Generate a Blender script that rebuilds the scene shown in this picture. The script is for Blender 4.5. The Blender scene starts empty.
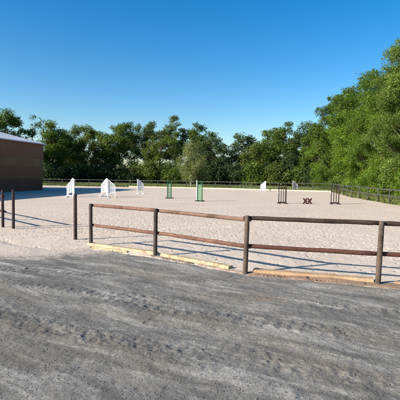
import bpy, math, random
import numpy as np
from mathutils import Vector, Matrix
R = math.radians
S = bpy.context.scene
COL = S.collection
rng = np.random.default_rng(7)

# ------------------------------------------------------------ camera
cam = bpy.data.cameras.new('camera'); camo = bpy.data.objects.new('camera', cam); COL.objects.link(camo)
cam.sensor_width = 36; cam.sensor_height = 36; cam.sensor_fit = 'HORIZONTAL'; cam.lens = 36 * 420 / 400
cam.clip_start = .05; cam.clip_end = 6000
pitch = math.atan(24 / 420)
camo.matrix_world = Matrix.Translation((0, 0, 1.65)) @ Matrix.Rotation(R(90) - pitch, 4, 'X') @ Matrix.Rotation(R(.7), 4, 'Z')
S.camera = camo

# ------------------------------------------------------------ sun, sky, exposure
AZ, EL = 24.5, 26.0
d = Vector((math.cos(R(AZ)) * math.cos(R(EL)), math.sin(R(AZ)) * math.cos(R(EL)), -math.sin(R(EL))))
sun = bpy.data.lights.new('sun', 'SUN'); sun.energy = 5.0; sun.angle = R(.5); sun.color = (1, .94, .85)
suno = bpy.data.objects.new('sun', sun); COL.objects.link(suno)
suno.rotation_euler = d.to_track_quat('-Z', 'Y').to_euler(); suno.location = (-20, -10, 30)
W = bpy.data.worlds.new('World'); S.world = W; W.use_nodes = True
nt = W.node_tree; nt.nodes.clear()
wo = nt.nodes.new('ShaderNodeOutputWorld'); bg = nt.nodes.new('ShaderNodeBackground')
sky = nt.nodes.new('ShaderNodeTexSky'); sky.sky_type = 'NISHITA'; sky.sun_disc = False
sky.sun_elevation = R(EL); sky.sun_rotation = R(245.5); sky.altitude = 100
sky.air_density = 1.0; sky.dust_density = 1.0; sky.ozone_density = 2.2
hs = nt.nodes.new('ShaderNodeHueSaturation'); hs.inputs['Hue'].default_value = .5005
hs.inputs['Saturation'].default_value = 1.50
bg.inputs['Strength'].default_value = .096
nt.links.new(sky.outputs[0], hs.inputs['Color']); nt.links.new(hs.outputs[0], bg.inputs['Color'])
nt.links.new(bg.outputs[0], wo.inputs['Surface'])
S.view_settings.view_transform = 'Standard'; S.view_settings.look = 'None'
S.view_settings.exposure = .95; S.view_settings.gamma = 1; S.view_settings.use_curve_mapping = False
S.render.engine = 'CYCLES'

# ------------------------------------------------------------ helpers
def mat(name, color, rough=.8, spec=.3):
    m = bpy.data.materials.new(name); m.use_nodes = True
    n = m.node_tree.nodes; b = n['Principled BSDF']
    b.inputs['Base Color'].default_value = (*color, 1); b.inputs['Roughness'].default_value = rough
    b.inputs['Specular IOR Level'].default_value = spec
    return m, m.node_tree, b
def N(t, kind, **kw):
    n = t.nodes.new('ShaderNode' + kind)
    for k, v in kw.items():
        if k in n.inputs: n.inputs[k].default_value = v
        else: setattr(n, k, v)
    return n
def ramp(t, src, stops):
    r = t.nodes.new('ShaderNodeValToRGB'); e = r.color_ramp.elements
    while len(e) < len(stops): e.new(.5)
    for i, (p, c) in enumerate(stops):
        e[i].position = p; e[i].color = (*c, 1) if len(c) == 3 else c
    t.links.new(src, r.inputs[0]); return r.outputs[0]
def mix(t, fac, a, b, mode='MIX'):
    m = t.nodes.new('ShaderNodeMix'); m.data_type = 'RGBA'; m.blend_type = mode
    for s, v in ((m.inputs[0], fac), (m.inputs[6], a), (m.inputs[7], b)):
        if hasattr(v, 'links'): t.links.new(v, s)
        elif isinstance(v, (int, float)): s.default_value = v
        else: s.default_value = (*v, 1)
    return m.outputs[2]
def noise(t, scale, detail=4, rough=.6, dist=0, vec=None):
    n = N(t, 'TexNoise', Scale=scale, Detail=detail, Roughness=rough, Distortion=dist)
    if vec is None:
        vec = N(t, 'NewGeometry').outputs['Position']
    t.links.new(vec, n.inputs['Vector']); return n.outputs['Fac']
def bump(t, b, h, strength, dist, prev=None):
    n = N(t, 'Bump', Strength=strength, Distance=dist); t.links.new(h, n.inputs['Height'])
    if prev: t.links.new(prev, n.inputs['Normal'])
    t.links.new(n.outputs[0], b.inputs['Normal']); return n.outputs[0]

class MB:
    """collects geometry, links it as one mesh object"""
    def __init__(s): s.v = []; s.f = []
    def add(s, vs, fs):
        o = len(s.v); s.v += [tuple(map(float, q)) for q in vs]; s.f += [tuple(i + o for i in q) for q in fs]
        return s
    def box(s, x0, x1, y0, y1, z0, z1, M=None, bev=0):
        vs = [Vector((x, y, z)) for z in (z0, z1) for y in (y0, y1) for x in (x0, x1)]
        if M: vs = [M @ v for v in vs]
        return s.add(vs, [(0, 2, 3, 1), (4, 5, 7, 6), (0, 1, 5, 4), (2, 6, 7, 3), (0, 4, 6, 2), (1, 3, 7, 5)])
    def beam(s, a, b, w, h, up=(0, 0, 1)):
        a = Vector(a); b = Vector(b); t = (b - a).normalized(); u = Vector(up)
        r = t.cross(u).normalized(); u = r.cross(t)
        vs = []
        for p in (a, b):
            for i, j in ((-1, -1), (1, -1), (1, 1), (-1, 1)): vs.append(p + r * w / 2 * i + u * h / 2 * j)
        return s.add(vs, [(0, 1, 2, 3), (7, 6, 5, 4), (0, 4, 5, 1), (1, 5, 6, 2), (2, 6, 7, 3), (3, 7, 4, 0)])
    def tube(s, pts, rad, n=8, cap=True, jitter=0, rnd=None, squash=None):
        pts = [Vector(p) for p in pts]
        if not hasattr(rad, '__len__'): rad = [rad] * len(pts)
        vs = []
        t0 = (pts[-1] - pts[0]).normalized(); ref = Vector((0, 0, 1)) if abs(t0.z) < .8 else Vector((1, 0, 0))
        for i, p in enumerate(pts):
            t = (pts[min(i + 1, len(pts) - 1)] - pts[max(i - 1, 0)]).normalized()
            r = t.cross(ref).normalized(); u = r.cross(t)
            for k in range(n):
                a = 2 * math.pi * k / n; q = rad[i] * (1 + (rnd.uniform(-jitter, jitter) if rnd else 0))
                ca, sa = math.cos(a), math.sin(a)
                if squash and ca < squash: ca = squash
                vs.append(p + r * q * ca + u * q * sa)
        fs = []
        for i in range(len(pts) - 1):
            for k in range(n):
                k2 = (k + 1) % n; fs.append((i * n + k, i * n + k2, (i + 1) * n + k2, (i + 1) * n + k))
        if cap: fs += [tuple(range(n))[::-1], tuple((len(pts) - 1) * n + k for k in range(n))]
        return s.add(vs, fs)
    def build(s, name, m, parent=None, loc=None, smooth=False):
        me = bpy.data.meshes.new(name); me.from_pydata(s.v, [], s.f); me.update()
        me.materials.append(m)
        if smooth: me.polygons.foreach_set('use_smooth', [True] * len(me.polygons))
        o = bpy.data.objects.new(name, me); COL.objects.link(o)
        if parent: o.parent = parent
        if loc is not None: o.location = loc
        return o
def tag(o, label=None, cat=None, group=None, kind=None):
    if label: o['label'] = label
    if cat: o['category'] = cat
    if group: o['group'] = group
    if kind: o['kind'] = kind
    return o
def empty(name, loc, label, cat, group=None, rz=0):
    o = bpy.data.objects.new(name, None); COL.objects.link(o); o.location = loc; o.rotation_euler = (0, 0, rz)
    o.empty_display_size = .3
    return tag(o, label, cat, group)
def np_mesh(name, V, F, m, parent=None, smooth=False, attr=None):
    """V (n,3), F (m,k) with constant k"""
    me = bpy.data.meshes.new(name); k = F.shape[1]
    me.vertices.add(len(V)); me.vertices.foreach_set('co', V.astype(np.float32).ravel())
    me.loops.add(F.size); me.loops.foreach_set('vertex_index', F.astype(np.int32).ravel())
    me.polygons.add(len(F)); me.polygons.foreach_set('loop_start', np.arange(0, F.size, k, dtype=np.int32))
    me.polygons.foreach_set('loop_total', np.full(len(F), k, dtype=np.int32))
    if smooth: me.polygons.foreach_set('use_smooth', np.ones(len(F), bool))
    me.update(calc_edges=True)
    if attr is not None:
        a = me.attributes.new('rnd', 'FLOAT', 'FACE'); a.data.foreach_set('value', attr.astype(np.float32))
    me.materials.append(m); o = bpy.data.objects.new(name, me); COL.objects.link(o)
    if parent: o.parent = parent
    return o

_lat = np.random.default_rng(3).random((256, 256)).astype(np.float32)
def vnoise(x, y):
    xi = np.floor(x).astype(int); yi = np.floor(y).astype(int); fx = x - xi; fy = y - yi
    fx = fx * fx * (3 - 2 * fx); fy = fy * fy * (3 - 2 * fy)
    g = lambda a, b: _lat[a & 255, b & 255]
    return (g(xi, yi) * (1 - fx) + g(xi + 1, yi) * fx) * (1 - fy) + (g(xi, yi + 1) * (1 - fx) + g(xi + 1, yi + 1) * fx) * fy - .5
def fbm(x, y, f, o=4, gain=.5):
    r = 0; a = 1
    for i in range(o):
        r = r + a * vnoise(x * f + 17.3 * i, y * f + 9.1 * i); f *= 2.03; a *= gain
    return r
def sstep(a, b, x):
    t = np.clip((x - a) / (b - a), 0, 1); return t * t * (3 - 2 * t)
def grid(name, xs, ys, zf, m):
    X, Y = np.meshgrid(xs, ys); Z = zf(X, Y)
    V = np.stack([X, Y, Z], -1).reshape(-1, 3); nx = len(xs); ny = len(ys)
    i = np.arange((ny - 1) * nx).reshape(ny - 1, nx)[:, :-1].ravel()
    F = np.stack([i, i + 1, i + nx + 1, i + nx], 1)
    return V, F

# ------------------------------------------------------------ ground materials
def sand_material():
    m, t, b = mat('arena_sand', (.5, .43, .36), .95, .1)
    a = noise(t, .35, 5, .6); c = noise(t, 9, 5, .7)
    col = ramp(t, a, [(.3, (.485, .39, .305)), (.7, (.565, .465, .368))])
    col = mix(t, ramp(t, c, [(.35, (.0,)*3), (.7, (.35,)*3)]), col, (.595, .505, .40))
    fine = noise(t, 140, 2, .7)
    col = mix(t, ramp(t, fine, [(.3, (.42,)*3), (.48, (0,)*3)]), col, (.27, .22, .18))
    # damp darker patches, wheel and hoof worn
    d_ = noise(t, 1.6, 5, .65, .6)
    col = mix(t, ramp(t, d_, [(.56, (0,)*3), (.74, (.35,)*3)]), col, (.42, .335, .265))
    so = N(t, 'Attribute', attribute_name='soil'); sa = N(t, 'Math', operation='ADD')
    t.links.new(so.outputs['Fac'], sa.inputs[0]); t.links.new(noise(t, 8, 6, .75, .5), sa.inputs[1])
    col = mix(t, ramp(t, sa.outputs[0], [(.72, (0,)*3), (1.05, (.92,)*3)]), col, (.21, .135, .085))
    t.links.new(col, b.inputs['Base Color'])
    p = bump(t, b, noise(t, 5.5, 4, .65, .3), .6, .03)
    p = bump(t, b, noise(t, 34, 4, .7), .7, .016, p)
    v = N(t, 'TexVoronoi', Scale=5.5); v.feature = 'SMOOTH_F1'; t.links.new(N(t, 'NewGeometry').outputs['Position'], v.inputs['Vector'])
    p = bump(t, b, ramp(t, v.outputs['Distance'], [(.06, (0,)*3), (.2, (1,)*3)]), .75, .03, p)
    return m
SAND = sand_material()
def gravel_material():
    m, t, b = mat('yard_gravel', (.1, .1, .1), .9, .25)
    geo = N(t, 'NewGeometry').outputs['Position']
    # tracks stretch along the driving direction
    mp = N(t, 'Mapping'); mp.inputs['Scale'].default_value = (.5, 1.9, 1)
    m0 = N(t, 'Mapping'); m0.inputs['Rotation'].default_value = (0, 0, R(32))
    t.links.new(geo, m0.inputs['Vector']); t.links.new(m0.outputs[0], mp.inputs['Vector'])
    a = noise(t, 1.7, 8, .70, .9, mp.outputs[0])
    col = ramp(t, a, [(.32, (.092, .086, .075)), (.45, (.145, .136, .119)), (.54, (.21, .197, .173)), (.60, (.28, .262, .23)), (.68, (.36, .335, .295))])
    # brown earthy streak
    e = noise(t, .55, 3, .5, .3, mp.outputs[0])
    col = mix(t, ramp(t, e, [(.5, (0,)*3), (.68, (.55,)*3)]), col, (.22, .18, .13))
    # pebble speckle
    v = N(t, 'TexVoronoi', Scale=130.0); t.links.new(geo, v.inputs['Vector'])
    sp = N(t, 'RGBToBW'); t.links.new(v.outputs['Color'], sp.inputs[0])
    col = mix(t, .62, col, ramp(t, sp.outputs[0], [(.15, (.33,)*3), (.5, (.52,)*3), (.85, (.85,)*3)]), 'OVERLAY')
    n2 = noise(t, 60, 3, .8)
    col = mix(t, ramp(t, n2, [(.60, (0,)*3), (.72, (.55,)*3)]), col, (.32, .30, .27))
    # sandy dust near the arena edge and the gateway
    at = N(t, 'Attribute', attribute_name='dust')
    dn = noise(t, 3.2, 5, .7, .6)
    ad = N(t, 'Math', operation='ADD'); t.links.new(at.outputs['Fac'], ad.inputs[0]); t.links.new(dn, ad.inputs[1])
    fac = ramp(t, ad.outputs[0], [(.72, (0,)*3), (1.22, (1,)*3)])
    col = mix(t, fac, col, (.49, .41, .335))
    so = N(t, 'Attribute', attribute_name='soil'); sa = N(t, 'Math', operation='ADD')
    t.links.new(so.outputs['Fac'], sa.inputs[0]); t.links.new(noise(t, 7, 5, .7, .5), sa.inputs[1])
    col = mix(t, ramp(t, sa.outputs[0], [(.74, (0,)*3), (1.1, (.85,)*3)]), col, (.25, .165, .105))
    t.links.new(col, b.inputs['Base Color'])
    p = bump(t, b, noise(t, 9, 8, .78, .3), .75, .022)
    p = bump(t, b, noise(t, 85, 6, .85, .5), .9, .007, p)
    return m
GRAVEL = gravel_material()
def grass_material():
    m, t, b = mat('meadow_grass', (.1, .13, .04), .9, .1)
    a = noise(t, .25, 5, .6)
    col = ramp(t, a, [(.3, (.085, .13, .03)), (.55, (.14, .17, .05)), (.75, (.22, .21, .085))])
    col = mix(t, ramp(t, noise(t, 4, 4, .7), [(.4, (0,)*3), (.7, (.5,)*3)]), col, (.06, .10, .02))
    t.links.new(col, b.inputs['Base Color'])
    bump(t, b, noise(t, 3, 5, .8), 1, .25)
    return m
GRASS = grass_material()

# ------------------------------------------------------------ ground
# terrain out to the horizon
def terr(X, Y):
    r = np.hypot(X, Y)
    return -.06 + .12 * fbm(X, Y, .05, 3) * sstep(75, 110, r)
xs = np.concatenate([-np.geomspace(4000, 90, 16), np.linspace(-80, 80, 81), np.geomspace(90, 4000, 16)])
V, F = grid('g', xs, xs + 20, terr, GRASS)
tag(np_mesh('ground', V, F, GRASS, smooth=True), kind='structure')

# fence line that parts yard and arena: x -> y
FX = np.array([-40, -16, -9.5, -6.03, -5.57, -4.3, -3.3, -2.53, -.91, .78, 2.77, 5.0, 7.3, 12, 40])
FY = np.array([46, 21, 15.9, 12.2, 11.2, 9.9, 9.4, 9.55, 8.53, 7.13, 6.42, 5.85, 5.4, 4.9, 3.0])
def line_y(X): return np.interp(X, FX, FY)
def dense(lo, hi, a, b, step, far):
    mid = np.arange(a, b, step); k = 26
    l = a - np.geomspace(step, a - lo, k)[::-1]; h = b + np.geomspace(step, hi - b, k)
    return np.concatenate([l, mid, h])
# sand: everything inside the arena rectangle plus the gateway
prg = np.random.default_rng(11)
npr = 7000
PX = prg.uniform(-8.5, 10.5, npr); PY = 6.5 + prg.random(npr) ** 1.2 * 14.5; PR = prg.uniform(.022, .048, npr); PA = prg.uniform(0, 6.3, npr)
def sand_z(X, Y):
    z = .012 + .018 * fbm(X, Y, .45, 3) * (1 - sstep(16, 30, Y)) + .009 * fbm(X, Y, 4.5, 4, .6) * (1 - sstep(13, 20, Y))
    gt = np.exp(-((X + 4.4) / 1.5) ** 2); ee = line_y(X) - Y + .12 * fbm(X, Y, 2.5, 3)
    z = z - .10 * np.clip((ee - .02) / (.43 + 1.6 * gt), 0, 1)
    edge = line_y(X)
    inside = .12 * sstep(0, .5, Y - edge) + .88 * sstep(1.6, 2.8, Y - edge + 1.2 * fbm(X, Y, .6, 2))
    near = np.clip(1 - (Y - 17) / 4, 0, 1)
    ix = np.argsort(X[0]); gx = X[0]; gy = Y[:, 0]
    D = np.zeros_like(z)
    for px, py, pr, pa in zip(PX, PY, PR, PA):
        w = pr * 2.2
        i0, i1 = np.searchsorted(gx, (px - w, px + w)); j0, j1 = np.searchsorted(gy, (py - w, py + w))
        if i1 <= i0 or j1 <= j0: continue
        xx = X[j0:j1, i0:i1] - px; yy = Y[j0:j1, i0:i1] - py
        u = xx * math.cos(pa) + yy * math.sin(pa); v = (-xx * math.sin(pa) + yy * math.cos(pa)) * 1.25
        r = np.hypot(u, v) / pr
        D[j0:j1, i0:i1] += -.028 * np.exp(-(r * 1.15) ** 4) + .003 * np.exp(-((r - 1.35) / .35) ** 2)
    # quad tyre track curling through the gateway
    tr = np.zeros_like(z)
    for off in (0, 1.15):
        cx = np.interp(X, [-6, -4.5, -3.4, -2, 2], [9.2, 10.4, 11.6, 12.6, 14.0]) + off
        dd = np.abs(Y - cx); lug = np.sin((X * 1.0 + Y * .8) * 46) * .5
        tr += np.exp(-(dd / .13) ** 4) * (-.016 + .022 * lug) * ((X > -6.5) & (X < 1))
    z = z + .055 * np.exp(-((Y - line_y(X) - .17) / .12) ** 2) * np.clip(.15 + 1.5 * fbm(X, Y, .9, 3), 0, 1) * (X > -2.7) * (X < 5)
    z = z + D * inside * near * .95 + tr * (1 + 0 * X)
    return z
xs = np.concatenate([np.arange(-40, -8.6, .4), np.arange(-8.6, -4, .04), np.arange(-4, 5.5, .026), np.arange(5.5, 10.6, .04), np.arange(10.6, 16.5, .3)]); ys = np.concatenate([np.arange(3, 5.4, .3), np.arange(5.4, 12, .026), np.arange(12, 21.5, .042), np.arange(21.5, 66, .35)])
V, F = grid('s', xs, ys, sand_z, SAND)
# keep only the faces inside the arena outline
OUT = [(-40, 44), (-14, 18), (-7, 9.8), (-4.6, 7.4), (-3.4, 7.2), (-2.4, 8.4), (-.9, 7.5), (.6, 6.2), (2.85, 5.4), (5, 4.9), (12, 3.2), (12, 24.7), (12.75, 35.3), (15.1, 48.2), (0, 55.6), (-9.8, 58.6), (-40, 64)]
def inside_poly(P, x, y):
    r = np.zeros(len(x), bool); j = len(P) - 1
    for i in range(len(P)):
        xi, yi = P[i]; xj, yj = P[j]
        c = ((yi > y) != (yj > y)) & (x < (xj - xi) * (y - yi) / (yj - yi + 1e-9) + xi)
        r ^= c; j = i
    return r
def keep(V, F, P):
    c = V[F].mean(1); k = inside_poly(P, c[:, 0], c[:, 1]); F = F[k]
    u, inv = np.unique(F, return_inverse=True); return V[u], inv.reshape(F.shape)
V, F = keep(V, F, OUT)
so_ = np_mesh('sand_arena', V, F, SAND, smooth=True)
e = line_y(V[:, 0]) - V[:, 1]
soil = .62 * np.exp(-((e - .02) / .16) ** 2) * sstep(-1.4, -1, V[:, 0]) * (1 - sstep(3.2, 4, V[:, 0])) * (1 - .45 * sstep(-.2, .4, -V[:, 0])) * np.where(V[:, 0] > .85, 1.15, .7)
a = so_.data.attributes.new('soil', 'FLOAT', 'POINT'); a.data.foreach_set('value', soil.astype(np.float32))
tag(so_, kind='structure')

# yard gravel
RUTS = [((-2.6, 5.05), (.1, 3.5), .22), ((-1.4, 5.7), (1.6, 4.05), .16), ((.2, 3.95), (2.2, 2.9), .18), ((.3, 4.9), (2.4, 4.15), .14), ((-3.2, 6.4), (-.4, 5.3), .16), ((1.2, 5.5), (4.0, 4.6), .15), ((-4.5, 7.6), (-1.5, 6.6), .2)]
def rutmask(X, Y):
    m_ = 0 * X
    for (a, b_, w) in RUTS:
        ax, ay = a; bx, by = b_; L = math.hypot(bx - ax, by - ay); tx, ty = (bx - ax) / L, (by - ay) / L
        s = (X - ax) * tx + (Y - ay) * ty; n = -(X - ax) * ty + (Y - ay) * tx + .09 * np.sin(s * 1.7)
        m_ = m_ + np.exp(-(n / w) ** 4) * sstep(-.4, .4, s) * (1 - sstep(L - .4, L + .4, s))
    return np.clip(m_, 0, 1)
def gravel_z(X, Y):
    e = line_y(X) - Y                      # distance in front of the fence line
    z = .022 * fbm(X, Y, .8, 3) + .007 * fbm(X, Y, 7, 3, .6)
    rm = rutmask(X, Y)
    z += rm * (.016 * fbm(X, Y, 13, 4, .7) + .004) + .008 * np.maximum(0, fbm(X, Y, 3, 5, .7))
    # long shallow wheel tracks
    u = (X * .53 + Y * .85); z += .006 * np.sin(u * 7 + 3 * fbm(X, Y, .4, 3)) * (vnoise(X * .7 + 5, Y * .7) > -.15)
    z += .007 * np.maximum(0, fbm(X, Y, 16, 3, .7) - .12)
    lug = np.sin((X * .9 - Y * .45) * 42)
    z += .004 * rm * lug * (vnoise(X * 2, Y * 2) > -.1)
    z += .005 * fbm(X, Y, 34, 2)
    gate = np.exp(-((X + 4.2) / 1.7) ** 2)
    k = e + .05 - gate * .05 - (.10 + .25 * gate) * fbm(X, Y, 2.6, 4)
    z += -.05 * (1 - sstep(-.05, .45, k)) + .018
    return z
xs = dense(-45, 45, -4.6, 4.6, .0135, 0); ys = dense(-35, 24, 2.4, 9.6, .0135, 0)
V, F = grid('y', xs, ys, gravel_z, GRAVEL)
GP = [(-45, -35), (45, -35), (45, 3), (12, 4.9), (7.3, 5.55), (5, 5.9), (2.9, 6.5), (.8, 7.15), (-.9, 8.65), (-2.5, 9.8), (-3.3, 10.0), (-5.5, 11.2), (-9, 14.8), (-15, 20), (-24, 23.9), (-45, 23.9)]
V, F = keep(V, F, GP)
yo = np_mesh('gravel_yard', V, F, GRAVEL, smooth=True)
e = line_y(V[:, 0]) - V[:, 1]
gate = np.exp(-((V[:, 0] + 4.3) / 1.8) ** 2)
dust = .55 * np.exp(-np.maximum(e, 0) / (.28 + 1.1 * gate)) + .60 * gate * (1 - sstep(.2, 2.4, e)) + .10 * (rutmask(V[:, 0], V[:, 1]) * (V[:, 2] > .02)) + .12 * sstep(2, 4, V[:, 0]) * np.exp(-e)
a = yo.data.attributes.new('dust', 'FLOAT', 'POINT'); a.data.foreach_set('value', dust.astype(np.float32))
soil = .75 * np.exp(-np.maximum(e, 0) / .10) * (V[:, 0] > -1.2) * (V[:, 0] < 3.2) + .36 * np.exp(-(((V[:, 0] - .95) / .34) ** 2 + ((V[:, 1] - 5.55) / .3) ** 2))
a = yo.data.attributes.new('soil', 'FLOAT', 'POINT'); a.data.foreach_set('value', soil.astype(np.float32))
tag(yo, kind='structure')

# loose stones: far past counting
def scatter_stones(name, n, fx, fy, smin, smax, m, label_kind='stuff', zf=gravel_z, seed=1, flat=.6):
    r = np.random.default_rng(seed)
    x, y = fx(r, n), fy(r, n)
    O = np.array([(1, 0, 0), (0, 1, 0), (-1, 0, 0), (0, -1, 0), (0, 0, 1), (0, 0, -1)], float)
    T = np.array([(0, 1, 4), (1, 2, 4), (2, 3, 4), (3, 0, 4), (1, 0, 5), (2, 1, 5), (3, 2, 5), (0, 3, 5)])
    s = smin + (smax - smin) * r.random(n) ** 3
    A = r.normal(size=(n, 3, 3)); Q, _ = np.linalg.qr(A)
    pts = O[None] * (1 + r.uniform(-.35, .35, (n, 6, 1)))
    pts = np.einsum('nij,nkj->nki', Q, pts) * s[:, None, None]; pts[:, :, 2] *= flat
    z = zf(x[None], y[:, None] * np.ones((1, 1)))[np.arange(n), np.arange(n)] if n < 200 else np.concatenate([zp(x[i:i+1], y[i:i+1]) for i in ()] + [zf_flat(zf, x, y)])
    pts += np.stack([x, y, z + s * .2], -1)[:, None]
    V = pts.reshape(-1, 3); F = (T[None] + 6 * np.arange(n)[:, None, None]).reshape(-1, 3)
    o = np_mesh(name, V, F, m, attr=np.repeat(r.random(n), 8)); return o
def zf_flat(zf, x, y): return zf(x, y)
ms, t, b = mat('stone_chips', (.2, .2, .2), .85, .3)
at = N(t, 'Attribute', attribute_name='rnd')
t.links.new(ramp(t, at.outputs['Fac'], [(0, (.05, .048, .045)), (.45, (.13, .125, .115)), (.95, (.21, .20, .18)), (1, (.30, .28, .25))]), b.inputs['Base Color'])
def gy(r, n): return 2.3 + r.random(n) ** 1.25 * 6.5
def gx_(r, n): return r.uniform(-4.6, 4.6, n)
o = scatter_stones('loose_gravel', 60000, gx_, lambda r, n: 2.3 + r.random(n) ** 1.2 * 3.9, .0018, .0075, ms, seed=2)
tag(o, 'loose grey gravel chips scattered over the yard in front of the fence', 'gravel', kind='stuff')

# ------------------------------------------------------------ wood materials
def wood(name, base, worn, amt=.5, rough=.75, scale=1.0):
    m, t, b = mat(name, base, rough, .25)
    tc = N(t, 'NewGeometry').outputs['Position']
    n1 = noise(t, 22 * scale, 5, .75, .8, tc); n2 = noise(t, 3.1, 3, .6, 0, tc)
    ad = N(t, 'Math', operation='MULTIPLY_ADD'); ad.inputs[1].default_value = .6
    t.links.new(n1, ad.inputs[0]); t.links.new(n2, ad.inputs[2])
    col = ramp(t, ad.outputs[0], [(.58, base), (.66 + .12 * (1 - amt), tuple((x + y) / 2 for x, y in zip(base, worn))), (1.0, worn)])
    k = noise(t, 55, 2, .9, 0, tc)
    col = mix(t, ramp(t, k, [(.64, (0,)*3), (.72, (.8,)*3)]), col, tuple(x * .35 for x in base))
    t.links.new(col, b.inputs['Base Color'])
    bump(t, b, n1, .9, .02)
    return m
POST = wood('weathered_dark_post', (.024, .018, .016), (.085, .066, .055), .5)
POSTG = wood('mottled_bark_post', (.026, .017, .012), (.14, .098, .072), .6)
GATEP = wood('dark_stained_post', (.024, .014, .015), (.06, .038, .036), .4)
RAILR = wood('reddish_brown_rail', (.085, .038, .025), (.22, .115, .078), .5)
RAILG = wood('greyed_tan_rail', (.085, .045, .030), (.24, .145, .105), .5)
RAILD = wood('dark_brown_rail', (.020, .012, .009), (.058, .036, .026), .4)
RAILB = wood('dark_red_brown_rail', (.042, .015, .011), (.10, .042, .030), .4)
PLANK = wood('pale_yellow_timber', (.36, .26, .14), (.54, .43, .27), .5)
for m_, c_ in ((PLANK, (.20, .14, .085)),):
    t = m_.node_tree; b = t.nodes['Principled BSDF']; src = b.inputs['Base Color'].links[0].from_socket
    t.links.new(mix(t, ramp(t, noise(t, 6, 6, .75, .6), [(.48, (0,)*3), (.64, (.85,)*3)]), src, c_), b.inputs['Base Color'])
LOG = wood('orange_peeled_timber', (.30, .175, .09), (.46, .32, .19), .5)
rnd = random.Random(5)

# ------------------------------------------------------------ front post and rail fence
P = [(-2.53, 9.72), (-.91, 8.54), (.78, 7.08), (2.77, 6.44), (4.95, 5.86), (7.1, 5.4)]
def post(name, x, y, h, r, m, parent, lean=(0, 0)):
    pts = [(x + lean[0] * k * h, y + lean[1] * k * h, -.25 + (h + .25) * k) for k in (0, .2, .4, .6, .8, .985, 1)]
    return MB().tube(pts, [r * 1.04, r * 1.02, r, r * .99, r * .98, r * .97, r * .90], 14, True, .025, rnd).build(name, m, parent, smooth=True)
def rail(a, b, za, zb, m, parent, off=.056, r=.037, ext=.06):
    a = Vector((*a, za)); b = Vector((*b, zb)); t = (b - a).normalized(); nrm = Vector((t.y, -t.x, 0)).normalized()
    if nrm.y < 0: nrm = -nrm
    a = a + nrm * off - t * ext; b = b + nrm * off + t * ext
    n = 12; pts = []; rad = []
    for i in range(n + 1):
        k = i / n; pts.append(a.lerp(b, k) + Vector((0, 0, rnd.uniform(-.003, .003)))); rad.append(r * (1 + rnd.uniform(-.04, .04)))
    rad[0] *= .8; rad[-1] *= .8
    o = MB().tube(pts, rad, 12, True, .02, rnd).build('rail', m, parent, smooth=True)
    return o
fence = empty('wooden_fence', (-2.53, 9.72, 0), 'brown round post and rail fence curving between the grey yard and the sand arena', 'fence')
def rel(p): return (p[0] + 2.53, p[1] - 9.72)
Q = [rel(p) for p in P]
hs_ = [.975, .975, .99, .985, .99, .98]
pm = [POST, POST, POSTG, POSTG, POSTG, POST]
ln = [(-.005, 0), (.012, 0), (.025, 0), (.035, 0), (.0, 0), (0, 0)]
for q, h_, m_, l_ in zip(Q, hs_, pm, ln): post('post', q[0], q[1], h_, .042, m_, fence, l_)
tops = [(.94, .935), (.93, .915), (.945, .955), (.95, .94), (.94, .94)]
mids = [(.475, .465), (.47, .455), (.465, .47), (.47, .465), (.46, .46)]
tm = [RAILR, RAILG, RAILD, RAILD, RAILD]; mm = [RAILR, RAILR, RAILB, RAILB, RAILB]
for i in range(5):
    rail(Q[i], Q[i + 1], *tops[i], tm[i], fence, off=.062 + .012 * (i % 2), ext=.05 if i else .02)
    rail(Q[i], Q[i + 1], *mids[i], mm[i], fence, off=.062 + .012 * (i % 2), ext=.05 if i else .02)

# gate posts
def gatepost(x, y, h, label, lean):
    g = post('gate_post', 0, 0, h, .043, GATEP, None, lean); g.location = (x, y, 0)
    return tag(g, label, 'post', 'bare posts flanking the gateway')
gatepost(-3.13, 10.52, 1.17, 'tall bare dark post beside the left end of the railed fence', (0, 0))
gatepost(-5.57, 12.48, 1.18, 'tall bare dark post across the gateway, right of the fence end', (.012, 0))
# fence on the other side of the gateway
lf = empty('wooden_fence', (-6.03, 12.8, 0), 'dark post and rail fence running off at the left edge of the gateway', 'fence')
Q = [(0, 0)] + [(-1.5 * i - .05, 1.56 * i) for i in range(1, 7)]
for i, q in enumerate(Q): post('post', q[0], q[1], 1.15 if i == 0 else 1.0, .042, GATEP, lf)
for i in range(6):
    rail(Q[i], Q[i + 1], .94, .94, RAILD, lf, ext=-.03); rail(Q[i], Q[i + 1], .49, .49, RAILD, lf, ext=.08)

# timber kick boards on the ground
def board(name, a, b, z0, z1, th, m, label, sag=0):
    a = Vector((*a, 0)); b = Vector((*b, 0)); t = (b - a).normalized(); n_ = Vector((-t.y, t.x, 0)); L = (b - a).length
    mb = MB(); n = 16; vs = []; fs = []
    for i in range(n + 1):
        k = i / n; c = t * (L * k)
        j = [rnd.uniform(-.006, .006) for _ in range(6)]; w = sag * 4 * k * (1 - k)
        for dx, z in ((0, z0), (-.006, z0 + (z1 - z0) * .5), (.006, z1 - .008), (.02, z1), (th - .015, z1), (th, z1 - .012), (th, z0)):
            vs.append(c + n_ * (dx + w + j[0]) + Vector((0, 0, z + j[1] * .7)))
    for i in range(n):
        for k in range(7):
            k2 = (k + 1) % 7; fs.append((i * 7 + k, (i + 1) * 7 + k, (i + 1) * 7 + k2, i * 7 + k2))
    fs += [tuple(range(7)), tuple(n * 7 + k for k in range(7))[::-1]]
    o = mb.add(vs, fs).build(name, m, loc=a); return tag(o, label, 'timber board')
board('edging_board', (-2.62, 9.72), (-.93, 8.62), -.05, .065, .14, PLANK, 'pale yellow edging board at the foot of the leftmost fence bay')
board('edging_board', (-.80, 8.50), (.52, 7.36), -.05, .062, .13, PLANK, 'pale yellow edging board at the foot of the middle fence bay', .0)
board('edging_log', (.92, 7.10), (2.74, 6.50), -.06, .065, .17, LOG, 'orange brown timber edging at the foot of the right fence bay', .0)
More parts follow.
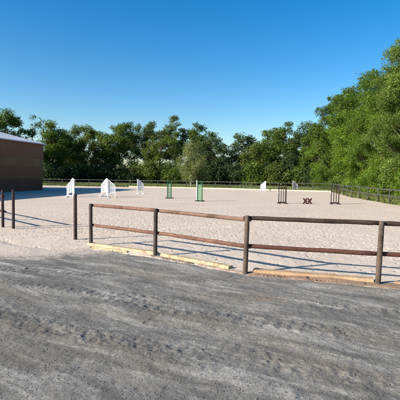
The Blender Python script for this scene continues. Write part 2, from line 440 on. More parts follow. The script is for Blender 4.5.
board('edging_board', (3.05, 6.42), (4.85, 5.92), -.06, .04, .12, LOG, 'orange edging timber low in the sand at the right frame edge')
board('loose_board', (-2.42, 9.36), (-1.55, 8.86), -.03, .035, .07, PLANK, 'short loose yellow board lying on gravel in front of the longer edging board')

# soil clods along the boards
mc, t, b = mat('soil_clods', (.1, .07, .05), .95, .1)
at = N(t, 'Attribute', attribute_name='rnd')
t.links.new(ramp(t, at.outputs['Fac'], [(0, (.07, .05, .038)), (.5, (.17, .12, .085)), (1, (.36, .28, .20))]), b.inputs['Base Color'])
r_ = np.random.default_rng(21)
def alongx(r, n):
    c = r.choice(3, n, p=[.62, .22, .16]); u = r.random(n)
    return np.where(c == 0, .95 + 1.75 * u, np.where(c == 1, -1.0 + .9 * u, -2.5 + .9 * u))
r1 = np.random.default_rng(33); _cx = alongx(r1, 4200)
_cy = line_y(_cx) + .03 + np.abs(r1.normal(0, .075, 4200)) * -1.0
_cy = np.where(_cx > .9, _cy + .05, _cy - .01)
o = scatter_stones('soil_clods', 4200, lambda r, n: _cx, lambda r, n: _cy, .004, .016, mc, zf=lambda x, y: np.maximum(gravel_z(x, y), .006 + 0 * x), seed=9)
tag(o, 'crumbs of brown soil heaped along the front of the edging timbers', 'soil', kind='stuff')

# ------------------------------------------------------------ arena fences
FARP = wood('grey_green_fence_wood', (.022, .023, .019), (.075, .075, .06), .4)
def simple_fence(name, pts, label, h=1.0, rails=(.92, .52), step=2.15):
    f = empty(name, (*pts[0], 0), label, 'fence'); o = Vector((*pts[0], 0)); out = []
    for a, b in zip(pts[:-1], pts[1:]):
        a = Vector((*a, 0)) - o; b = Vector((*b, 0)) - o; n = max(1, round((b - a).length / step))
        for i in range(n): out.append(a.lerp(b, i / n))
    out.append(Vector((*pts[-1], 0)) - o)
    pm_ = None
    for i, q in enumerate(out):
        hh = h * rnd.uniform(.97, 1.04)
        MB().tube([q + Vector((0, 0, -.2)), q + Vector((rnd.uniform(-.015, .015), 0, hh))], [.048, .042], 8).build('post', FARP, f, smooth=True)
    for i in range(len(out) - 1):
        for z in rails:
            MB().beam(out[i] + Vector((0, 0, z)), out[i + 1] + Vector((0, 0, z + rnd.uniform(-.02, .02))), .04, .085).build('rail', FARP, f)
    return f
simple_fence('wooden_fence', [(11.6, 15.0), (11.75, 20), (11.95, 24.7), (12.75, 35.3), (15.0, 48.1)], 'grey green post and rail fence down the right side of the arena before bright bushes')
simple_fence('wooden_fence', [(15.2, 48.6), (0.1, 56.0), (-9.8, 59.0), (-24, 61.5)], 'dark post and rail fence along the far end of the arena')
EDGE = wood('bleached_edging', (.40, .37, .25), (.54, .51, .38), .4)
for a, b, l in (((15.0, 47.9), (8.6, 50.9), 'pale bleached edging timber at the far right corner of the arena'), ((8.4, 51.0), (-.05, 55.2), 'pale bleached edging timber at the middle of the far arena end'), ((-.25, 55.3), (-9.9, 58.3), 'pale bleached edging timber at the left of the far arena end')):
    o = board('edging_timber', a, b, -.03, .16, -.14, EDGE, l)

# ------------------------------------------------------------ barn
def cladding(name, col, col2, scale=5.5, bumpd=.02):
    m, t, b = mat(name, col, .7, .3)
    tc = N(t, 'TexCoord').outputs['Object']
    w = N(t, 'TexWave', wave_type='BANDS', bands_direction='Y', Scale=scale); w.wave_profile = 'SAW'
    t.links.new(tc, w.inputs['Vector'])
    mp = N(t, 'Mapping'); mp.inputs['Scale'].default_value = (4, 4, .25); t.links.new(tc, mp.inputs['Vector'])
    n1 = noise(t, 1.4, 4, .7, 0, mp.outputs[0])
    c = ramp(t, n1, [(.3, col), (.7, col2)])
    t.links.new(mix(t, ramp(t, w.outputs['Fac'], [(0, (.7,)*3), (.07, (0,)*3)]), c, tuple(x * .4 for x in col)), b.inputs['Base Color'])
    bump(t, b, w.outputs['Fac'], .5, bumpd)
    return m
CLAD = cladding('red_brown_boards', (.23, .090, .045), (.31, .13, .066))
CLAD2 = cladding('dark_brown_boards', (.22, .085, .036), (.28, .11, .048))
NET, t, b = mat('green_brown_net', (.10, .098, .055), .8, .2)
t.links.new(ramp(t, noise(t, .8, 4, .6), [(.35, (.26, .12, .052)), (.7, (.31, .16, .072))]), b.inputs['Base Color'])
PLINTH = cladding('dark_base_boards', (.16, .055, .028), (.21, .075, .038))
ROOF, t, b = mat('pale_metal_roof', (.62, .63, .64), .45, .5)
tc = N(t, 'TexCoord').outputs['Object']
w = N(t, 'TexWave', wave_type='BANDS', bands_direction='Y', Scale=3.2); t.links.new(tc, w.inputs['Vector'])
bump(t, b, w.outputs['Fac'], .8, .04)
n1 = noise(t, .6, 5, .7)
t.links.new(ramp(t, n1, [(.3, (.50, .50, .50)), (.7, (.66, .665, .67))]), b.inputs['Base Color'])
TRIM, t, b = mat('pale_roof_trim', (.55, .55, .54), .5, .4)
# local frame: origin at far right corner, -y runs towards the yard, -x across the gable
L_, W_, EV, RI = 31.0, 20.0, 4.72, 4.72 + 10 * .244
barn = empty('barn', (-16.2, 43.5, 0), 'long reddish brown clad barn with pale metal roof at the left edge', 'barn', rz=-math.atan2(.204, .979))
def wallseg(x0, x1, y0, y1, z0, z1, m, nm='wall'): return MB().box(x0, x1, y0, y1, z0, z1).build(nm, m, barn)
wallseg(-.12, 0, -L_, 0, 3.22, EV - .02, CLAD)
wallseg(-.16, -.04, -L_, 0, 2.4, 3.218, NET, 'windbreak_net')
wallseg(-.14, -.02, -L_, 0, 1.2, 2.398, CLAD2)
wallseg(-.14, .03, -L_, -.25, -.2, 1.198, PLINTH, 'plinth')
# gables
for y0, y1 in ((-.12, -.0), (-L_, -L_ + .12)):
    g = MB(); vs = []
    for y in (y0, y1): vs += [(-W_ + .13, y, -.2), (-.17, y, -.2), (-.17, y, EV - .08), (-W_ / 2, y, RI - .06), (-W_ + .13, y, EV - .08)]
    g.add(vs, [(0, 1, 2, 3, 4), (9, 8, 7, 6, 5), (0, 5, 6, 1), (1, 6, 7, 2), (2, 7, 8, 3), (3, 8, 9, 4), (4, 9, 5, 0)]).build('gable', CLAD, barn)
wallseg(-W_, -W_ + .12, -L_, 0, -.2, EV - .02, CLAD)
sl = .244; ov = .12
for s, nm in ((1, 'roof'), (-1, 'roof')):
    g = MB(); cx = -W_ / 2; hw = W_ / 2 + ov; zt = RI; ze = RI - hw * sl
    vs = []
    for y in (-L_ - .3, .3):
        vs += [(cx + s * .0, y, zt), (cx + s * hw, y, ze), (cx + s * hw, y, ze + .07), (cx + s * 0, y, zt + .07)]
    g.add(vs, [(0, 1, 2, 3), (7, 6, 5, 4), (0, 4, 5, 1), (1, 5, 6, 2), (2, 6, 7, 3), (3, 7, 4, 0)]).build(nm, ROOF, barn)
    hw2 = hw
    MB().beam((cx + s * (hw + .06), -L_ - .32, ze - .02), (cx + s * (hw + .06), .32, ze - .0), .08, .07).build('gutter', TRIM, barn)
MB().beam((-W_ / 2, -L_ - .32, RI + .10), (-W_ / 2, .32, RI + .10), .35, .05).build('ridge_cap', TRIM, barn)

# ------------------------------------------------------------ show jumping equipment
WHITE, t, b = mat('white_painted_wood', (.78, .78, .77), .55, .4)
t.links.new(ramp(t, noise(t, 9, 5, .7), [(.3, (.60, .60, .58)), (.55, (.80, .80, .79))]), b.inputs['Base Color'])
GREYW, t, b = mat('chalky_white_panel', (.68, .68, .70), .6, .3)
t.links.new(ramp(t, noise(t, 5, 5, .7), [(.3, (.44, .44, .47)), (.6, (.60, .60, .63))]), b.inputs['Base Color'])
DGREEN, _, _ = mat('dark_green_paint', (.014, .085, .030), .5, .4)
LGREEN, t, b = mat('pale_green_paint', (.22, .42, .30), .55, .4)
t.links.new(ramp(t, noise(t, 7, 4, .7), [(.3, (.10, .24, .13)), (.7, (.20, .36, .22))]), b.inputs['Base Color'])
BLACK, _, _ = mat('dark_brown_black_paint', (.028, .018, .016), .5, .4)
CUP, _, _ = mat('galvanised_cup', (.6, .6, .6), .4, .5)
def wing(x, y, w, label, peak=1, rz=0, h=1.32, lo=.86, nsl=4, bottom=.30, group='white jump wings on the arena', m=WHITE, gap=.4, foot=.5):
    """peak=+1: the tall side is at +x"""
    o = empty('jump_wing', (x, y, .015), label, 'jump wing', group, rz)
    xi = w / 2 * peak; xo = -w / 2 * peak
    MB().box(xi - .045, xi + .045, -.035, .035, 0, h).build('upright', m, o)
    MB().box(xo - .03, xo + .03, -.03, .03, 0, lo - .02).build('outer_post', m, o)
    sw = (w - .075 - .0) / nsl
    for k in range(nsl):
        a = xo + peak * (.03 + sw * k + sw * gap / 2 * .9); b_ = a + peak * sw * (1 - gap)
        z0 = bottom; za = lo + (h - lo - .05) * (k / nsl); zb = lo + (h - lo - .05) * ((k + 1) / nsl)
        x0, x1 = a, b_
        vs = [(x0, -.012, z0), (x1, -.012, z0), (x1, -.012, zb), (x0, -.012, za), (x0, .012, z0), (x1, .012, z0), (x1, .012, zb), (x0, .012, za)]
        MB().add(vs, [(0, 1, 2, 3), (7, 6, 5, 4), (0, 4, 5, 1), (1, 5, 6, 2), (2, 6, 7, 3), (3, 7, 4, 0)]).build('slat', m, o)
    for z in (bottom + .06, lo - .1):
        MB().box(min(xi, xo) + .04, max(xi, xo) - .04, .013, .04, z - .035, z + .035).build('crossbar', m, o)
    MB().beam((xo, -.0, lo + .01), (xi - .05 * peak, 0, h - .03), .05, .045).build('top_rail', m, o)
    for xx in (xi, xo):
        MB().box(xx - .04, xx + .04, -foot / 2, foot / 2, -.01, .075).build('foot', m, o)
    MB().box(xi + .03 * peak - .02, xi + .03 * peak + .03, -.06, -.034, .75, .84).build('cup', CUP, o)
    return o
wing(-9.35, 30.3, .50, 'white slatted wing, front one of the pair nearest the barn', 1, R(-8), h=1.32, nsl=3)
wing(-9.72, 31.6, .42, 'white wing nearest the barn, just behind the front one of its pair', 1, R(62), h=1.36, nsl=3)
wing(-7.22, 31.6, .46, 'white wing with its peak on the right, left one of the middle pair', 1, R(-18), h=1.38, nsl=4)
wing(-6.38, 30.2, .52, 'white slatted wing with its peak on the left, right one of the middle pair', -1, R(10), h=1.31, nsl=4)
wing(-5.25, 37.0, .50, 'white wing standing alone, between the pair and the green stand', -1, R(20), h=1.30, nsl=4, gap=.28)
wing(6.95, 46.4, .52, 'pale solid looking wing with its peak on the right, far middle', 1, R(-12), h=1.18, nsl=3, gap=.06, bottom=.1, m=GREYW, lo=.72)
wing(11.55, 51.0, .62, 'pale solid looking wing with its peak on the left, far right by the edging', -1, R(14), h=1.22, nsl=3, gap=.06, bottom=.1, m=GREYW, lo=.7)

def green_stand(x, y, w, label, rz=0, h=1.33, white=False):
    o = empty('jump_stand', (x, y, .015), label, 'jump stand', 'green jump stands', rz)
    for s in (-1, 1):
        MB().box(s * w / 2 - .03, s * w / 2 + .03, -.03, .03, .05, h - (.0 if s > 0 or not white else .1)).build('upright', DGREEN, o)
        MB().box(s * w / 2 - .035, s * w / 2 + .035, -.26, .26, -.01, .07).build('foot', DGREEN, o)
    MB().box(-w / 2 - .16, w / 2 + .16, -.035, .035, -.005, .06).build('base_bar', BLACK, o)
    n = 3
    for k in range(n):
        a = -w / 2 + .035 + (w - .07) * k / n; MB().box(a + .008, a + (w - .07) / n - .008, -.014, .014, .09, h * .80).build('panel_board', LGREEN, o)
    for z in (h * .80 + .03, h - .07): MB().box(-w / 2 + .032, w / 2 - .032, -.02, .02, z - .025, z + .025).build('crossbar', DGREEN, o)
    if white: MB().box(-w / 2 - .075, -w / 2 - .035, -.02, .02, .0, h + .03).build('side_post', WHITE, o)
    return o
green_stand(-2.22, 30.3, .27, 'narrow green jump stand with pale green centre, left of the two', R(6), 1.30)
green_stand(-.02, 27.2, .30, 'green jump stand with a white post on its left side', R(-5), 1.33, True)
def dark_stand(x, y, w, label, rz, h, thick):
    o = empty('jump_stand', (x, y, .015), label, 'jump stand', 'dark barred jump stands', rz)
    for k in range(4):
        xx = -w / 2 + w * k / 3; th = thick[k]
        MB().box(xx - th, xx + th, -.025, .025, .05, h - .02 * (k % 2)).build('bar', BLACK, o)
    MB().box(-w / 2 - .03, w / 2 + .03, -.032, .032, .03, .115).build('bottom_bar', BLACK, o)
    MB().box(-w / 2 + .02, w / 2 - .02, .026, .05, h * .80, h * .80 + .045).build('crossbar', BLACK, o)
    for s in (-1, 1): MB().box(s * w / 2 - .035, s * w / 2 + .035, -.28, .28, -.01, .06).build('foot', BLACK, o)
    MB().box(-w / 2 - .06, -w / 2 - .031, -.03, .02, .62, .74).build('cup', CUP, o)
    return o
dark_stand(5.05, 25.75, .44, 'near black stand of upright bars, left of the brown crossed blocks', R(5), 1.17, (.02, .017, .017, .035))
dark_stand(8.33, 25.9, .46, 'near black stand of upright bars, right of the brown crossed blocks', R(-4), 1.20, (.022, .018, .018, .026))
BROWN, _, _ = mat('dark_red_brown_paint', (.07, .028, .022), .6, .3)
cv = empty('cavaletti', (6.60, 25.75, -.01), 'low brown cavaletti with crossed ends lying between the two dark stands', 'cavaletti', rz=R(4))
for s in (-1, 1):
    for q in (-1, 1):
        MB().beam((s * .165 - q * .14, q * .006, .02), (s * .165 + q * .13, q * .006, .43), .085, .105, up=(0, 1, 0)).build('cross_arm', BROWN, cv)
    MB().box(s * .165 - .15, s * .165 - .06, -.05, .05, 0, .035).build('foot', BROWN, cv)
    MB().box(s * .165 + .06, s * .165 + .15, -.05, .05, 0, .035).build('foot', BROWN, cv)
MB().tube([(-.2, 0, .225), (.2, 0, .225)], .03, 10).build('pole', BROWN, cv)
cv.scale = (.86, .86, .86)
# ------------------------------------------------------------ trees
def leafmat(name, dark, mid, light, transl=.35):
    m = bpy.data.materials.new(name); m.use_nodes = True; t = m.node_tree; b = t.nodes['Principled BSDF']
    b.inputs['Roughness'].default_value = .55; b.inputs['Specular IOR Level'].default_value = .25
    at = N(t, 'Attribute', attribute_name='rnd')
    c = ramp(t, at.outputs['Fac'], [(.08, dark), (.5, mid), (.92, light)])
    t.links.new(c, b.inputs['Base Color'])
    tr = N(t, 'BsdfTranslucent'); mx = N(t, 'MixShader'); mx.inputs[0].default_value = transl
    br = mix(t, 1.0, c, (1.15, 1.25, .55), 'MULTIPLY'); t.links.new(br, tr.inputs[0])
    t.links.new(b.outputs[0], mx.inputs[1]); t.links.new(tr.outputs[0], mx.inputs[2])
    t.links.new(mx.outputs[0], t.nodes['Material Output'].inputs['Surface'])
    return m
LF = dict(
 oak=leafmat('oak_leaves', (.044, .074, .011), (.084, .128, .017), (.138, .192, .028)),
 olive=leafmat('olive_green_leaves', (.058, .080, .015), (.100, .128, .024), (.155, .180, .036)),
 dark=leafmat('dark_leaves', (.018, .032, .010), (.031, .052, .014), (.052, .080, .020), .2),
 blue=leafmat('blue_green_leaves', (.034, .056, .018), (.062, .092, .030), (.098, .135, .046)),
 birch=leafmat('pale_birch_leaves', (.115, .135, .045), (.17, .19, .068), (.24, .26, .10)),
 bright=leafmat('fresh_green_leaves', (.066, .118, .010), (.122, .196, .018), (.190, .275, .032), .4),
 fresh2=leafmat('mid_green_leaves', (.054, .098, .010), (.098, .162, .017), (.155, .228, .030), .4),
 lime=leafmat('yellow_green_leaves', (.082, .128, .022), (.135, .190, .035), (.195, .255, .052), .4))
BARK = wood('grey_brown_bark', (.045, .036, .028), (.13, .11, .09), .5)
PALEB = wood('pale_birch_bark', (.30, .28, .25), (.55, .53, .50), .5)

def leaves(r, centers, radii, per, size, flat=.75, noise_=.06, up=.5, shell=3.6, cvar=None):
    n = len(centers); tot = int(np.sum(per)); idx = np.repeat(np.arange(n), per)
    dd = r.normal(size=(tot, 3)); dd /= np.linalg.norm(dd, axis=1)[:, None]
    rad = r.random(tot) ** (1 / shell)
    # uneven lobes on every clump
    lob = 1 + .36 * np.sin(dd[:, 0] * 5 + idx * 1.7) * np.sin(dd[:, 1] * 4.3 + idx) + .15 * np.sin(dd[:, 2] * 9 + idx * .6)
    pos = centers[idx] + dd * (rad * lob * radii[idx])[:, None] * np.array([1, 1, flat]) + r.normal(0, noise_, (tot, 3))
    nrm = dd * .7 + r.normal(size=(tot, 3)) * .75 + np.array([0, 0, up]); nrm /= np.linalg.norm(nrm, axis=1)[:, None]
    a = np.cross(nrm, r.normal(size=(tot, 3))); a /= np.linalg.norm(a, axis=1)[:, None] + 1e-9; b_ = np.cross(nrm, a)
    s = size * r.uniform(.6, 1.35, tot)[:, None]
    V = np.stack([pos - a * s * .62, pos - b_ * s * .34 + nrm * s * .10, pos + a * s * .62, pos + b_ * s * .34 + nrm * s * .10], 1).reshape(-1, 3)
    F = np.arange(tot * 4).reshape(-1, 4)
    cv_ = r.normal(0, .20, n) if cvar is None else cvar
    at_ = np.clip(.5 + cv_[idx] + r.normal(0, .16, tot), 0, 1)
    return V, F, at_
def tree(name, label, cat, group, x, y, H, Rr, base, kind, ncl, crad, nleaf, size, seed, bark=None, wide=.42, trunk_r=None, pointed=0, flat=.75, lean=0, ysq=1.0, fill=.45, z=0, lobes=0, lr=.36):
    r = np.random.default_rng(seed); rr = random.Random(seed)
    o = empty(name, (x, y, z), label, cat, group)
    # crown envelope
    C = []; tries = 0
    while len(C) < ncl and tries < ncl * 60:
        tries += 1
        k = r.random(); zz = base + crad * .5 + (H - base - crad * .9) * k
        u = (k - wide) / (1 - wide) if k > wide else (wide - k) / wide * .75
        e = math.sqrt(max(0, 1 - u * u)) if not pointed else max(.08, (1 - k) ** pointed) * min(1, .55 + k * 2.5)
        q = r.random() ** fill * max(.05, e * Rr - crad * .55)
        an = r.uniform(0, 2 * math.pi); wob = 1 + .22 * math.sin(an * 3 + seed) * math.sin(k * 7 + seed)
        c = np.array([math.cos(an) * q * wob + lean * k, math.sin(an) * q * wob * ysq, zz])
        if all(np.linalg.norm(c - p) > crad * .62 for p in C) or tries > ncl * 40: C.append(c)
    lobe_of = None
    if lobes:
        # boughs: big rounded masses, each dressed with clumps over its surface
        B = []; BR = []; tries = 0
        while len(B) < lobes and tries < 4000:
            tries += 1
            br = Rr * lr * r.uniform(.72, 1.2); k = r.random() ** .9; zz = base + br * .6 + (H - base - br * 1.35) * k
            u = (k - wide) / (1 - wide) if k > wide else (wide - k) / wide * .75
            e = math.sqrt(max(0, 1 - u * u)); q = max(0, e * Rr - br * .8) * (r.uniform(.72, 1.06) if r.random() < .8 else r.uniform(0, .6))
            an = r.uniform(0, 2 * math.pi); c = np.array([math.cos(an) * q + lean * k, math.sin(an) * q, zz])
            if all(np.linalg.norm((c - p) * [1, 1, 1.25]) > (br + pr) * .60 for p, pr in zip(B, BR)) or tries > 3500: B.append(c); BR.append(br)
        C = []; lobe_of = []
        for bi, (c, br) in enumerate(zip(B, BR)):
            m_ = max(3, int(ncl / len(B) * (br / (Rr * lr)) ** 2 + .5))
            dv = r.normal(size=(m_, 3)); dv[:, 2] = dv[:, 2] * .8 + .25; dv /= np.linalg.norm(dv, axis=1)[:, None]
            cc = c + dv * (br - crad * .35) * r.uniform(.7, 1.0, m_)[:, None] * np.array([1, 1, .78])
            C += list(cc); lobe_of += [bi] * m_
        bv = r.normal(0, .13, len(B)); crad = crad * .72
    C = np.array(C); n = len(C); rad = crad * r.uniform(.65, 1.25, n)
    w = rad ** 2; per = np.maximum(8, (nleaf * w / w.sum()).astype(int))
    V, F, at_ = leaves(r, C, rad, per, size, flat, cvar=(r.normal(0, .12, n) + bv[np.array(lobe_of)]) if lobes else None)
    # sprigs that break the outline
    ns = max(10, ncl); ci = r.integers(0, n, ns); dirs = r.normal(size=(ns, 3)); dirs[:, 2] = np.abs(dirs[:, 2]) * .7 + .1
    dirs /= np.linalg.norm(dirs, axis=1)[:, None]
    sc = C[ci] + dirs * (rad[ci] * r.uniform(.8, 1.12, ns))[:, None] * np.array([1, 1, flat + .1])
    V2, F2, a2 = leaves(r, sc, crad * r.uniform(.16, .34, ns), np.full(ns, max(5, int(nleaf * .12 / ns))), size, 1)
    V = np.concatenate([V, V2]); F = np.concatenate([F, F2 + len(V) - len(V2)]); at_ = np.concatenate([at_, a2])
    cr = np_mesh('crown', V, F, LF[kind], o, attr=at_)
    # trunk with limbs to the clumps
    tr_ = trunk_r or H * .019
    mb = MB(); top_ = base + (H - base) * .72
    px = [np.array([lean * .6 * k + .12 * math.sin(k * 5 + seed) * (k > 0), .10 * math.cos(k * 4 + seed) * (k > 0), -.3 + (top_ + .3) * k]) for k in np.linspace(0, 1, 8)]
    mb.tube([tuple(p) for p in px], [tr_ * (1.35 if i == 0 else 1.0) * (1 - .78 * i / 7) for i in range(8)], 9, True, .06, rr)
    def on_trunk(zq):
        k = min(1, max(0, (zq + .3) / (top_ + .3))) * 7; i = min(6, int(k)); return px[i] * (1 - (k - i)) + px[i + 1] * (k - i)
    for j in range(n):
        c = C[j]; zq = max(base * .75, min(top_ * .97, c[2] - np.hypot(c[0], c[1]) * .75 - .2)); a0 = on_trunk(zq)
        mid = a0 * .45 + c * .55 + np.array([r.normal(0, .22), r.normal(0, .22), -.12 * np.hypot(c[0], c[1]) + r.normal(0, .2)])
        r0 = tr_ * .2 * (1 - .6 * zq / H)
        mb.tube([tuple(a0), tuple(mid), tuple(c)], [r0, r0 * .6, r0 * .22], 5, False)
        for q in range(3):
            dv = r.normal(size=3); dv /= np.linalg.norm(dv); e_ = c + dv * rad[j] * .8 * np.array([1, 1, flat])
            mb.tube([tuple(mid * .3 + c * .7), tuple(e_)], [r0 * .22, r0 * .07], 4, False)
    mb.build('trunk', bark or BARK, o, smooth=True)
    return o

G1 = 'trees of the back row beyond the arena'
DEF = dict(lobes=21, lr=.385)
def X(px, Y): return (px - 200) / 420 * Y
def bt(px, Y, H, Rr, base, kind, label, seed, ncl=84, crad=1.35, nl=15000, size=.22, **k):
    tree('broadleaf_tree', label, 'tree', G1, X(px, Y), Y, H * 1.045, Rr * 1.1, base, kind, ncl, crad, int(nl * 1.15), size, seed, **{**DEF, **k})
# back row, left to right
bt(-22, 72, 13.2, 5.0, 2, 'oak', 'dark green broadleaf tree partly cut by the left frame edge behind the barn roof', 100)
bt(7, 72, 12.9, 4.2, 2.5, 'oak', 'rounded dark green tree rising over the barn roof, leftmost of the back row', 151, ncl=80)
bt(33, 82, 12.3, 3.4, 5, 'blue', 'thin see-through tree with sky between its branches, above the barn roof end', 102, ncl=20, crad=.8, nl=1300, lobes=0)
bt(53, 80, 11.6, 3.5, 2.0, 'oak', 'dark tree just right of the end of the barn roof', 103)
bt(65, 90, 11.6, 4.2, 2.0, 'blue', 'bluish dark tree set back behind the gap right of the barn', 104, ncl=64, nl=9000)
bt(83, 86, 11.9, 4.3, 2.6, 'olive', 'round topped olive green tree above the white wing pair nearest the barn', 105, ncl=90, crad=1.35)
bt(102, 92, 8.6, 3.0, 1, 'dark', 'low very dark tree in the dip between two round crowns', 106, ncl=30, nl=5000)
bt(119, 87, 12.6, 4.9, 2.4, 'oak', 'broad dense dark oak with rounded top above the middle wing pair', 107, ncl=100, crad=1.3, nl=19000)
bt(146, 90, 14.0, 5.6, 4.8, 'blue', 'wide airy tree with sky showing through its grey green crown', 108, ncl=80, crad=1.05, nl=8500, wide=.55)
bt(160, 84, 10.8, 4.4, 3.6, 'olive', 'yellowish green tree in front of the wide airy one', 109, ncl=70, crad=1.15, nl=9500)
bt(175, 88, 13.6, 3.6, 4.2, 'olive', 'open tree with a forked spiky top left of the birch', 110, ncl=60, crad=1.0, nl=6500, wide=.35)
bt(199, 88, 12.9, 5.0, 2.4, 'oak', 'dense tree with mottled crown rising behind the birch', 161, ncl=95, crad=1.35, nl=15000)
bt(212, 84, 9.6, 3.2, 1.5, 'blue', 'dark bluish tree leaning against the right side of the tree behind the birch', 112, ncl=26, nl=4200)
bt(223, 95, 9.2, 3.2, 4.2, 'blue', 'small thin tree with sky under its crown, right of the birch', 113, ncl=16, crad=.95, nl=1700, lobes=0)
bt(243, 90, 10.6, 4.6, 1.5, 'blue', 'loose grey green tree in the middle of the far row', 114, ncl=76, nl=10500, crad=1.3)
bt(258, 82, 8.4, 3.3, .8, 'olive', 'shorter olive green tree left of the far right trees', 115, ncl=56, nl=8500)
bt(270, 88, 11.7, 4.6, 1.6, 'oak', 'dark rounded tree left of the tallest far right one', 116, ncl=80, nl=12500)
bt(288, 82, 12.0, 4.4, 1.6, 'oak', 'tall mid green tree with bumpy top over the left dark stand', 117, ncl=80, nl=13500)
bt(304, 78, 11.4, 4.0, 1.8, 'blue', 'grey green tree where the far row meets the wood edge', 118, ncl=70, nl=11000)
bt(318, 74, 11.5, 3.8, 1.2, 'oak', 'last dark green tree of the far row before the bright wood edge', 119, ncl=70, nl=11000)
bt(-75, 78, 12.5, 5.0, 2, 'oak', 'broad tree standing beyond the barn, left of the frame', 120)
# pale birch by the far fence
tree('birch_tree', 'slim pale grey green birch standing alone by the far fence', 'tree', None, -1.2, 60.2, 6.5, 2.45, .9, 'birch', 50, .68, 13000, .13, 130, bark=PALEB, wide=.38, trunk_r=.10, flat=1.1)

# understorey shrubs in front of and below the back row
G2 = 'shrubs under the back row of trees'
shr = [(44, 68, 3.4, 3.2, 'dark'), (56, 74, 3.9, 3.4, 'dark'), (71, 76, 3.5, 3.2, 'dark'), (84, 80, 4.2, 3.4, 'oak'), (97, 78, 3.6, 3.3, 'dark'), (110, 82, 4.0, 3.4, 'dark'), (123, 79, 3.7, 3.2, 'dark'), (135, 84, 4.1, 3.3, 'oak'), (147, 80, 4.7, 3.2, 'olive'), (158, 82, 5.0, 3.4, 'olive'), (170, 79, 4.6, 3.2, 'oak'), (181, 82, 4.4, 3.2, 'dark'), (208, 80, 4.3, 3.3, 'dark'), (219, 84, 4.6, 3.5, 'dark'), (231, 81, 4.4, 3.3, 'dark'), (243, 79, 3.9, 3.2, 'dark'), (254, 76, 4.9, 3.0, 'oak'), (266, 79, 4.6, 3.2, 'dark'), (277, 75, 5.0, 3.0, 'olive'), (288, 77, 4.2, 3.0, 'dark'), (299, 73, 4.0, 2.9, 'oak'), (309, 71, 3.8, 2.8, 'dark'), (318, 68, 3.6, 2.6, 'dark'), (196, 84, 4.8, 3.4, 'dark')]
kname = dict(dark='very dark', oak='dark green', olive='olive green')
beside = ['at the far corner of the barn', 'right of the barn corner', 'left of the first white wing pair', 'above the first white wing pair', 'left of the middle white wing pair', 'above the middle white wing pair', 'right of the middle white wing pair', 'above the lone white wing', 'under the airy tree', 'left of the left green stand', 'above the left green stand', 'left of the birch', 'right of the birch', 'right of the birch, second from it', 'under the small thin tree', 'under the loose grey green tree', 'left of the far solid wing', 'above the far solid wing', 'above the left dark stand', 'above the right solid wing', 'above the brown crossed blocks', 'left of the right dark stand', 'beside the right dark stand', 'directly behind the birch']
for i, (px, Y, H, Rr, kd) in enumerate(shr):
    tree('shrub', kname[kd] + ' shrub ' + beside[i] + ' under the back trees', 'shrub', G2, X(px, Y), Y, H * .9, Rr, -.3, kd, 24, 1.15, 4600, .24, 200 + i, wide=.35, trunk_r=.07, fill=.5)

# right hand wood edge
DEF = dict(lobes=40, lr=.32)
G3 = 'tall trees of the wood edge along the right side of the arena'
def rt(x, y, H, Rr, base, kind, label, seed, ncl=150, crad=1.1, nl=24000, size=.20, **k):
    tree('broadleaf_tree', label, 'tree', G3, x, y, H * 1.06, Rr * 1.07, base, kind, ncl, crad, int(nl * 1.15), size, seed, **{**DEF, **k})
rt(16.7, 30.0, 13.1, 4.9, .6, 'lime', 'tall yellow green tree at the right frame edge, highest of all', 311, ncl=210, crad=1.0, nl=130000, size=.088, fill=.3, wide=.3)
rt(18.2, 37.5, 12.4, 4.7, .5, 'fresh2', 'large mid green tree just left of the highest yellow green one', 302, ncl=190, crad=1.05, nl=105000, size=.10, fill=.3)
rt(17.6, 43.5, 10.2, 4.2, .3, 'bright', 'bright fresh green tree bulging forward in the middle of the wood edge', 303, ncl=170, crad=1.0, nl=80000, size=.105, fill=.3)
rt(19.1, 48, 13.2, 4.8, .5, 'fresh2', 'tall rounded green tree in the middle of the wood edge', 304, ncl=180, crad=1.1, nl=62000, size=.13, fill=.3)
rt(19.2, 55.5, 12.9, 4.3, .5, 'oak', 'darker green tree with rounded shoulder, second from the left of the wood edge', 305, ncl=150, crad=1.1, nl=44000, size=.15, fill=.3)
rt(18.9, 61, 9.6, 3.6, .2, 'bright', 'smaller bright green tree at the left end of the wood edge', 306, ncl=110, crad=1.0, nl=32000, size=.15, fill=.3)
rt(24.5, 34, 15.0, 5.0, 1, 'fresh2', 'green tree behind the highest yellow green one, set further back', 307, ncl=60, nl=42000, size=.24)
rt(15.8, 22, 11.0, 4.0, .5, 'fresh2', 'green tree just outside the right frame edge', 308, ncl=60, nl=16000, size=.2)
G4 = 'fresh green bushes along the right arena fence'
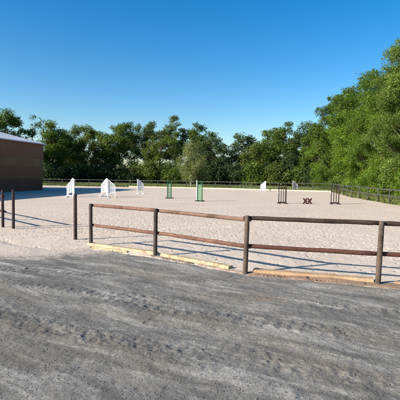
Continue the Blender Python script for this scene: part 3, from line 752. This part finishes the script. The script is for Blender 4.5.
bz = [(14.2, 20.5, 2.6, 1.7, 'bright', 'bright green bush behind the nearest right fence posts'),
      (14.3, 24.0, 2.9, 1.8, 'fresh2', 'mid green bush at the right frame edge behind the fence'),
      (14.5, 27.6, 3.2, 1.9, 'bright', 'bright green bush behind the right fence, second from the frame edge'),
      (14.9, 31.0, 3.0, 1.9, 'fresh2', 'mid green bush behind the right fence, third from the frame edge'),
      (15.1, 34.6, 3.4, 2.0, 'bright', 'bright green bush behind the middle of the right fence'),
      (15.6, 38.6, 3.6, 2.1, 'bright', 'tall bright bush behind the right fence right of the dark stand'),
      (16.4, 42.8, 3.5, 2.1, 'fresh2', 'mid green bush where the right fence passes behind the right dark stand'),
      (17.4, 47.2, 3.4, 2.1, 'dark', 'dark bush beyond the far right corner of the arena'),
      (17.8, 52.0, 3.6, 2.2, 'oak', 'dark green bush beyond the corner, next to the dark bush'),
      (17.0, 57.0, 3.4, 2.1, 'fresh2', 'green bush at the foot of the left end of the wood edge')]
for i, (x, y, H, Rr, kd, lb) in enumerate(bz):
    tree('bush', lb, 'bush', G4, x, y, H, Rr, -.3, kd, 46, .55, 16000, .09, 400 + i, wide=.35, trunk_r=.05, fill=.5)

# grass and weeds fringing the arena
def grass_tufts(name, n, fn, h, m, seed, label):
    r = np.random.default_rng(seed); x, y = fn(r, n); a = r.uniform(0, 6.28, n); hh = h * r.uniform(.5, 1.3, n); w = r.uniform(.012, .03, n) * (h / .3)
    dx, dy = np.cos(a) * w, np.sin(a) * w; lx, ly = r.normal(0, .35, n) * hh, r.normal(0, .35, n) * hh
    z0 = np.full(n, -.07)
    V = np.stack([np.stack([x - dx, y - dy, z0], -1), np.stack([x + dx, y + dy, z0], -1), np.stack([x + lx, y + ly, z0 + hh + .06], -1)], 1).reshape(-1, 3)
    return tag(np_mesh(name, V, np.arange(n * 3).reshape(-1, 3), m, attr=r.random(n)), label, 'grass', kind='stuff')
GL = leafmat('grass_blades', (.09, .13, .03), (.15, .19, .055), (.26, .26, .11), .3)
def right_strip(r, n):
    k = r.random(n) ** 1.4; y = 17 + k * 33; x = np.interp(y, [15, 24.7, 35.3, 48.2], [11.75, 12.05, 12.85, 15.2]) + .08 + r.random(n) ** 1.5 * 2.6; return x, y
grass_tufts('long_grass', 42000, right_strip, .42, GL, 51, 'long green grass and weeds along the foot of the right arena fence')
def far_strip(r, n):
    k = r.random(n); x = 15.5 - k * 42; y = np.interp(-x, [-15.2, 0, 9.8, 30], [48.6, 56.0, 59, 62.5]) + .15 + r.random(n) ** 1.3 * 13; return x, y
grass_tufts('meadow_grass', 60000, far_strip, .30, GL, 52, 'sunlit rough meadow grass between the far fence and the trees')
